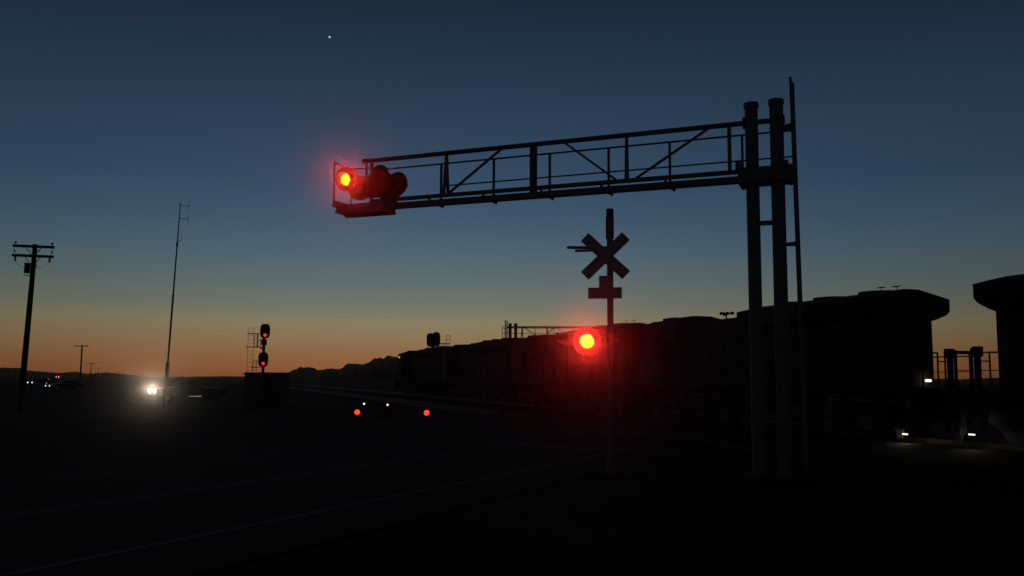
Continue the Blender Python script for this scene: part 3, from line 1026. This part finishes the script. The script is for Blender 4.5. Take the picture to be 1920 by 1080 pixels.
def far_cantilever():
    D = 84.0
    x0 = (957 - 960) / 1650 * D
    root = empty('signal_cantilever', (x0, D, 0), math.radians(2))
    tag(root, 'distant twin post cantilever behind the train, its arm reaching right', 'cantilever')
    for a in (0.0, 0.53):
        m = MB()
        m.tube((a, 0, 0), (a, 0, 7.05), 0.15, 18)
        m.tube((a, 0, 7.05), (a, 0, 7.22), 0.18, 18)
        m.build('mast', M['galv'], root)
    m = MB()
    for a, t in ((-0.47, 7.5), (-0.30, 7.5)):
        m.bar((a, 0, 0.2), (a, 0, t), 0.11)
    for i in range(22):
        m.bar((-0.47, 0, 0.5 + i * 0.31), (-0.30, 0, 0.5 + i * 0.31), 0.03)
    m.bar((-0.3, 0, 6.85), (0, 0, 6.85), 0.1, 0.18)
    m.bar((-0.3, 0, 6.40), (0, 0, 6.40), 0.08, 0.10)
    m.bar((-0.76, 0, 5.4), (-0.76, 0, 6.95), 0.06)
    m.bar((-0.78, 0, 6.93), (-0.47, 0, 6.93), 0.05)
    m.build('ladder', M['galv'], root, False)
    m = MB()
    m.tube((-0.25, 0, 6.88), (9.3, 0.2, 6.95), 0.08, 12)
    m.build('top_chord', M['galv'], root)
    for y in (-0.5, 0.5):
        m = MB()
        m.bar((-0.3, y, 5.72), (9.5, y + 0.2, 5.76), 0.10, 0.14)
        m.build('bottom_chord', M['galv'], root, False)
    for a0, a1 in ((1.25, 2.95), (4.25, 2.95 + 0.0), (4.35, 6.0), (7.4, 6.1), (7.5, 9.0)):
        m = MB()
        m.bar((a0, 0, 6.88), (a1, -0.5, 5.76), 0.07)
        m.build('web_member', M['galv'], root, False)
    for a in (1.15, 3.55, 6.1, 8.4):
        m = MB()
        m.bar((a, 0, 6.88), (a + 0.12, 0.5, 5.74), 0.08)
        m.bar((a, 0, 6.88), (a - 0.12, -0.5, 5.74), 0.08)
        m.build('web_member', M['galv'], root, False)
    m = MB()
    m.bar((-0.76, 0.6, 6.30), (9.3, 0.7, 6.32), 0.045)
    m.bar((-0.76, 0.6, 6.80), (9.3, 0.7, 6.82), 0.045)
    for a in (2.42, 4.25, 6.0, 7.6, 9.2):
        m.bar((a, 0.6, 5.7), (a, 0.6, 6.8), 0.06)
    m.build('railing', M['galv'], root, False)
    for a in (8.9, 9.5):
        light_parts(root, (a, 0.3, 6.3), (0.2, 1, 0), False)
far_cantilever()

# ------------------------------------------------------------------ cabin, poles, antenna
def cabin():
    D = 63.0
    x = (505 - 960) / 1650 * D
    root = empty('relay_cabin', (x, D, 0), math.radians(4))
    tag(root, 'low dark equipment cabin with a shallow roof behind the two headed signal', 'cabin')
    m = MB()
    m.box((0, 0, 1.08), (2.7, 2.2, 2.2))
    m.build('wall', M['cabin'], root)
    m = MB()
    m.box((0, 0, 2.24), (3.0, 2.5, 0.16), 0, 0.86)
    m.build('roof', M['cabin'], root)
    m = MB()
    m.box((0.3, -1.115, 1.05), (0.9, 0.03, 1.9))
    d = m.build('door', M['dark_steel'], root)
    m = MB()
    m.box((0.64, -1.15, 1.05), (0.05, 0.05, 0.18))
    m.build('handle', M['galv'], d)
cabin()

def utility_pole(loc, height, arms, rz, label, detail=True, lean=0.0, scale=1.0):
    root = empty('utility_pole', loc, rz)
    root.rotation_euler = (0, lean, rz)
    tag(root, label, 'utility pole', 'wooden utility poles along the line')
    m = MB()
    m.tube((0, 0, -0.1), (0, 0, height), 0.17, 12, 0.125)
    m.build('pole', M['wood'], root)
    for i, (z, w) in enumerate(arms):
        m = MB()
        m.box((0, -0.17, z), (w, 0.11, 0.15))
        a = m.build('crossarm', M['wood'], root, False)
        if not detail:
            for s in (-1, 1):
                ins = MB()
                ins.tube((s * (w / 2 - 0.12), -0.17, z + 0.07), (s * (w / 2 - 0.12), -0.17, z + 0.22), 0.05, 8)
                ins.build('insulator', M['insulator'], a)
            continue
        m = MB()
        for s in (-1, 1):
            m.bar((s * 0.42, -0.16, z - 0.09), (s * 0.05, -0.14, z - 0.52), 0.05, 0.03)
        m.build('arm_brace', M['galv'], a, False)
        for s in (-1, 1):
            ins = MB()
            px = s * (w / 2 - 0.13)
            if i == 0:
                ins.tube((px, -0.17, z + 0.075), (px, -0.17, z + 0.19), 0.02, 8)
                ins.tube((px, -0.17, z + 0.17), (px, -0.17, z + 0.22), 0.085, 12)
                ins.tube((px, -0.17, z + 0.22), (px, -0.17, z + 0.26), 0.05, 12)
            else:
                ins.tube((px + s * 0.02, -0.17, z + 0.16), (px + s * 0.02, -0.17, z + 0.34), 0.035, 10)
                ins.tube((px - s * 0.06, -0.17, z - 0.07), (px - s * 0.06, -0.17, z - 0.33), 0.04, 10)
                ins.tube((px - s * 0.06, -0.17, z - 0.12), (px - s * 0.06, -0.17, z - 0.17), 0.075, 10)
                ins.tube((px - s * 0.06, -0.17, z - 0.25), (px - s * 0.06, -0.17, z - 0.30), 0.065, 10)
            ins.build('insulator', M['insulator'], a)
    if detail:
        z = arms[1][0]
        m = MB()
        m.tube((-0.22, -0.22, z - 1.0), (-0.22, -0.22, z - 0.48), 0.16, 14)
        m.tube((-0.22, -0.22, z - 0.48), (-0.22, -0.22, z - 0.43), 0.19, 14)
        m.tube((0.02, -0.1, z - 0.52), (0.25, -0.1, z - 0.55), 0.03, 8)
        m.tube((-0.38, -0.22, z - 1.12), (0.0, -0.1, z - 1.1), 0.025, 8)
        m.build('transformer', M['dark_steel'], root)
        m = MB()
        for s in (-1, 1):
            w = arms[1][1] / 2 - 0.2
            pts = []
            for k in range(9):
                t = k / 8
                xx = s * (w * (1 - t) + 0.2 * t)
                zz = z - 0.33 - 0.38 * math.sin(PI / 2 * min(1, t * 1.5)) + 0.08 * t
                pts.append((xx, -0.2, zz))
            m.path(pts, 0.009, 5)
            m.path([(s * (w + 0.08), -0.17, arms[0][0] - 0.08), (s * (w + 0.17), -0.17, arms[0][0] - 0.3), (s * (w + 0.09), -0.17, z + 0.34)], 0.008, 5)
        m.path([(0.2, -0.12, z - 0.6), (0.23, -0.16, z - 2.5), (0.25, -0.17, z - 5.5), (0.25, -0.17, 0.2)], 0.007, 5)
        m.build('jumper_wire', M['dark_steel'], root)
    return root
utility_pole((-27.66, 50.0, 0), 9.5, [(9.35, 2.30), (8.80, 2.30)], math.radians(3), 'near leaning wooden utility pole with two crossarms and a transformer', True, math.radians(1.7))
utility_pole((-80.4, 165.0, 0), 7.75, [(7.55, 2.5)], 0, 'mid distance utility pole with a single crossarm, between the near pole and the headlamp', False)
utility_pole((-157.0, 330.0, 0), 6.75, [(6.55, 3.2)], 0, 'small far utility pole right of the mid distance pole', False)
utility_pole((-260.0, 556.0, 0), 7.2, [(7.0, 4.5)], 0, 'smallest and farthest utility pole on the horizon', False)

def antenna():
    D = 60.0
    x = (317.5 - 960) / 1650 * D - 0.08
    root = empty('antenna_mast', (x, D, 0))
    root.rotation_euler = (0, math.radians(1.9), 0)
    tag(root, 'thin tall radio antenna mast with two side dipoles at its top', 'antenna mast')
    m = MB()
    m.tube((0, 0, 0), (0, 0, 2.95), 0.13, 12)
    m.tube((0, 0, 2.9), (0, 0, 7.5), 0.065, 10)
    m.tube((0, 0, 7.5), (0, 0, 11.2), 0.055, 10, 0.045)
    m.tube((0, 0, 11.2), (0, 0, 14.0), 0.04, 10, 0.03)
    m.tube((0, 0, 10.95), (0, 0, 11.15), 0.075, 10)
    m.tube((0, 0, 7.4), (0, 0, 7.55), 0.08, 10)
    m.build('pole', M['dark_steel'], root)
    for z in (13.75, 12.85):
        m = MB()
        m.tube((0, 0, z), (0.62, -0.05, z), 0.02, 8)
        m.tube((0.62, -0.05, z - 0.2), (0.62, -0.05, z + 0.22), 0.016, 8)
        m.build('dipole', M['dark_steel'], root)
    m = MB()
    pts = [(0.03, 0, 11.65)] + [(0.14 + 0.13 * math.cos(t), 0, 11.45 + 0.2 * math.sin(t)) for t in [2.2 - i * 0.55 for i in range(9)]] + [(0.03, 0, 11.2)]
    m.path(pts, 0.012, 6)
    m.build('cable_loop', M['rubber'], root)
antenna()

# ------------------------------------------------------------------ vehicles with lamps on
def vehicle(name, loc, rz, prof, roof, wheels, width, label, cat, group, lampx, lampz, lamps=(-1, 1), lit='white_lit', lr=0.09, cabspan=None):
    root = empty(name, loc, rz)
    tag(root, label, cat, group)
    m = MB()
    m.prism(prof, -width / 2, width / 2, 'y')
    m.build('body', M['car_dark'], root, False)
    m = MB()
    n = len(roof)
    pts = [(x, s * (width / 2 - 0.04 - 0.16 * (z - roof[0][1]) / 0.6), z) for s in (-1, 1) for x, z in roof]
    m.add(pts, [tuple(range(n)), tuple(range(2 * n - 1, n - 1, -1))] + [(i, (i + 1) % n, n + (i + 1) % n, n + i) for i in range(n)])
    m.build('cabin', M['car_dark'], root, False)
    for s in (-1, 1):
        m = MB()
        cx = sum(p[0] for p in roof) / n
        cz = sum(p[1] for p in roof) / n
        q = [(cx + (x - cx) * 0.86, cz + (z - cz) * 0.72) for x, z in roof]
        yy = lambda z: s * (width / 2 - 0.035 - 0.16 * (z - roof[0][1]) / 0.6)
        pts = [(x, yy(z) , z) for x, z in q] + [(x, yy(z) + s * 0.008, z) for x, z in q]
        m.add(pts, [tuple(range(n)), tuple(range(2 * n - 1, n - 1, -1))] + [(i, (i + 1) % n, n + (i + 1) % n, n + i) for i in range(n)])
        m.build('window', M['glass'], root, False)
    for x in wheels:
        for s in (-1, 1):
            m = MB()
            m.tube((x, s * (width / 2 - 0.2), 0.35), (x, s * (width / 2 + 0.01), 0.35), 0.35, 20)
            w = m.build('wheel', M['rubber'], root)
            m = MB()
            m.tube((x, s * (width / 2 + 0.01), 0.35), (x, s * (width / 2 + 0.02), 0.35), 0.2, 16)
            m.build('rim', M['chrome'], w)
    for s in lamps:
        m = MB()
        c0 = Vector((lampx, s * (width / 2 - 0.28), lampz))
        for k in range(4):
            t0, t1 = PI / 2 * k / 4, PI / 2 * (k + 1) / 4
            m.tube(c0 + Vector((lr * 0.8 * math.sin(t0), 0, 0)), c0 + Vector((lr * 0.8 * math.sin(t1) + 0.001, 0, 0)), lr * math.cos(t0), 16, max(0.01, lr * math.cos(t1)), k == 3)
        m.build('headlight', M[lit], root)
    return root
CAR = [(-2.2, 0.35), (2.2, 0.35), (2.28, 0.55), (2.2, 0.80), (1.0, 0.95), (-1.7, 0.98), (-2.2, 0.9), (-2.28, 0.6)]
CROOF = [(0.95, 0.95), (0.25, 1.42), (-0.9, 1.46), (-1.7, 0.98)]
PICK = [(-2.75, 0.5), (2.55, 0.45), (2.7, 0.6), (2.68, 1.02), (1.2, 1.14), (-0.85, 1.15), (-0.85, 1.10), (-2.75, 1.10), (-2.8, 0.7)]
PROOF = [(1.1, 1.13), (0.5, 1.78), (-0.7, 1.80), (-0.85, 1.14)]
def face_to(loc, off):
    a = math.atan2(-loc[1], -loc[0])
    return a + off
p = Vector((-25.75, 70.5, 0))
rz = face_to(p, math.radians(-73))
tr = vehicle('pickup_truck', p, rz, PICK, PROOF, (-1.75, 1.75), 1.9, 'dark pickup truck with blazing white headlamps beyond the crossing', 'pickup truck', None, 2.68, 0.86, lr=0.17)
tlamp = [c for c in children(tr) if c.name.startswith('headlight')][0]
tl = Vector((2.78, 0.0, 0.86))
wl = p + Matrix.Rotation(rz, 3, 'Z') @ tl
tc_ = (Matrix.Rotation(-rz, 3, 'Z') @ (Vector((0, 0, 2)) - wl)).normalized()
lamp('headlight_halo_spot', 'SPOT', tlamp, tl, 24000, (1.0, 0.72, 0.45), 0.05, tc_ + Vector((0, 0, 0.03)), 6.0, 1.0)  # added spot between the headlamps, turned to the camera for their halo
m = MB()
m.box((-0.3, -1.0, 0.36), (1.9, 0.12, 0.05))
m.build('running_board', M['chrome'], tr)
tiny_lamp(tr, (-0.9, -0.99, 0.44), M['dim_lit'], (1.0, 0.05, 0.10), 0, name='side_glow_strip')  # dim glowing strip that draws the bright bar low on the side
CG = 'cars far off on the plain'
vehicle('parked_car', (-91.5, 172, 0), face_to((-91.5, 172), math.radians(-52)), CAR, CROOF, (-1.35, 1.35), 1.75, 'leftmost far car, its pair of lamps lit right of the leaning pole', 'car', CG, 2.24, 0.66, lit='warm_lit', lr=0.14)
vehicle('parked_car', (-156, 300, 0), face_to((-156, 300), math.radians(-35)), CAR, CROOF, (-1.35, 1.35), 1.75, 'farthest car, a faint lamp pair left of the red beacon', 'car', CG, 2.24, 0.66, lit='warm_lit', lr=0.2)
vehicle('parked_car', (-60.5, 120, 0), face_to((-60.5, 120), math.radians(-66)), CAR, CROOF, (-1.35, 1.35), 1.75, 'nearer of the far cars, lamp pair below and right of the red beacon', 'car', CG, 2.24, 0.64, lit='warm_lit', lr=0.10)
def beacon(loc, h, r_, m_, label, cat, name):
    root = empty(name, loc)
    tag(root, label, cat)
    m = MB()
    m.tube((0, 0, 0), (0, 0, h - r_), 0.06, 10)
    m.tube((0, 0, 0), (0, 0, 0.2), 0.16, 10)
    m.build('post', M['dark_steel'], root)
    m = MB()
    m.tube((0, 0.02, h - r_), (0, 0.02, h + r_ * 1.3), r_ * 0.7, 12)
    m.box((0, 0.1, h), (r_ * 2, 0.1, r_ * 2.4))
    m.build('lamp_housing', M['black_paint'], root)
    m = MB()
    m.tube((0, -0.02, h), (0, -0.06, h), r_, 16)
    m.build('lamp_lens', m_, root)
beacon((-102.6, 200, 0), 1.72, 0.34, M['beacon_lit'], 'pinkish red beacon lamp on a short post far off on the plain', 'beacon', 'warning_beacon')
beacon((-59.9, 120, 0), 1.00, 0.09, M['warm_lit'], 'dim white lamp on a low post beside the nearer of the far cars', 'lamp', 'post_lamp')
beacon((-84.0, 160, 0), 0.65, 0.09, M['dim_lit'], 'faintest white lamp on a low post below the farthest car', 'lamp', 'post_lamp')

# two white lamps on low dwarf signals by the gate
for px, py, d in ((683, 757, 46), (727, 759, 46)):
    q = Vector((0, 0, 2)) + camray(px, py) * (d / camray(px, py).y)
    beacon((q.x, q.y, 0), q.z, 0.05, M['warm_lit'],
           'left one of two low white lamps, above the tip of the gate' if px < 700 else 'right one of two low white lamps, between the gate lamps', 'dwarf signal', 'dwarf_signal')

# ------------------------------------------------------------------ the evening planet
q = camray(618, 69).normalized() * 9000
m = MB()
import bmesh
bm = bmesh.new()
bmesh.ops.create_icosphere(bm, subdivisions=2, radius=8.0)
me = bpy.data.meshes.new('planet')
bm.to_mesh(me)
bm.free()
me.materials.append(M['star'])
o = bpy.data.objects.new('planet', me)
COL.objects.link(o)
o.location = q
tag(o, 'single bright planet high in the dusk sky', 'planet')

# ------------------------------------------------------------------ haze
DENS = 0.00006
hm = bpy.data.materials.new('haze_air')
hm.use_nodes = True
hn = hm.node_tree
hn.nodes.clear()
pv = hn.nodes.new('ShaderNodeVolumePrincipled')
pv.inputs['Color'].default_value = (0.8, 0.85, 0.95, 1)
pv.inputs['Density'].default_value = DENS
pv.inputs['Anisotropy'].default_value = 0.978  # strong forward scatter, shaped to spread the added spots into tight halos
ho_ = hn.nodes.new('ShaderNodeOutputMaterial')
hn.links.new(pv.outputs[0], ho_.inputs['Volume'])
m = MB()
m.box((0, 0, 59), (9000, 9000, 122))
hz_ = m.build('haze', hm, None, False)
tag(hz_, kind='stuff')
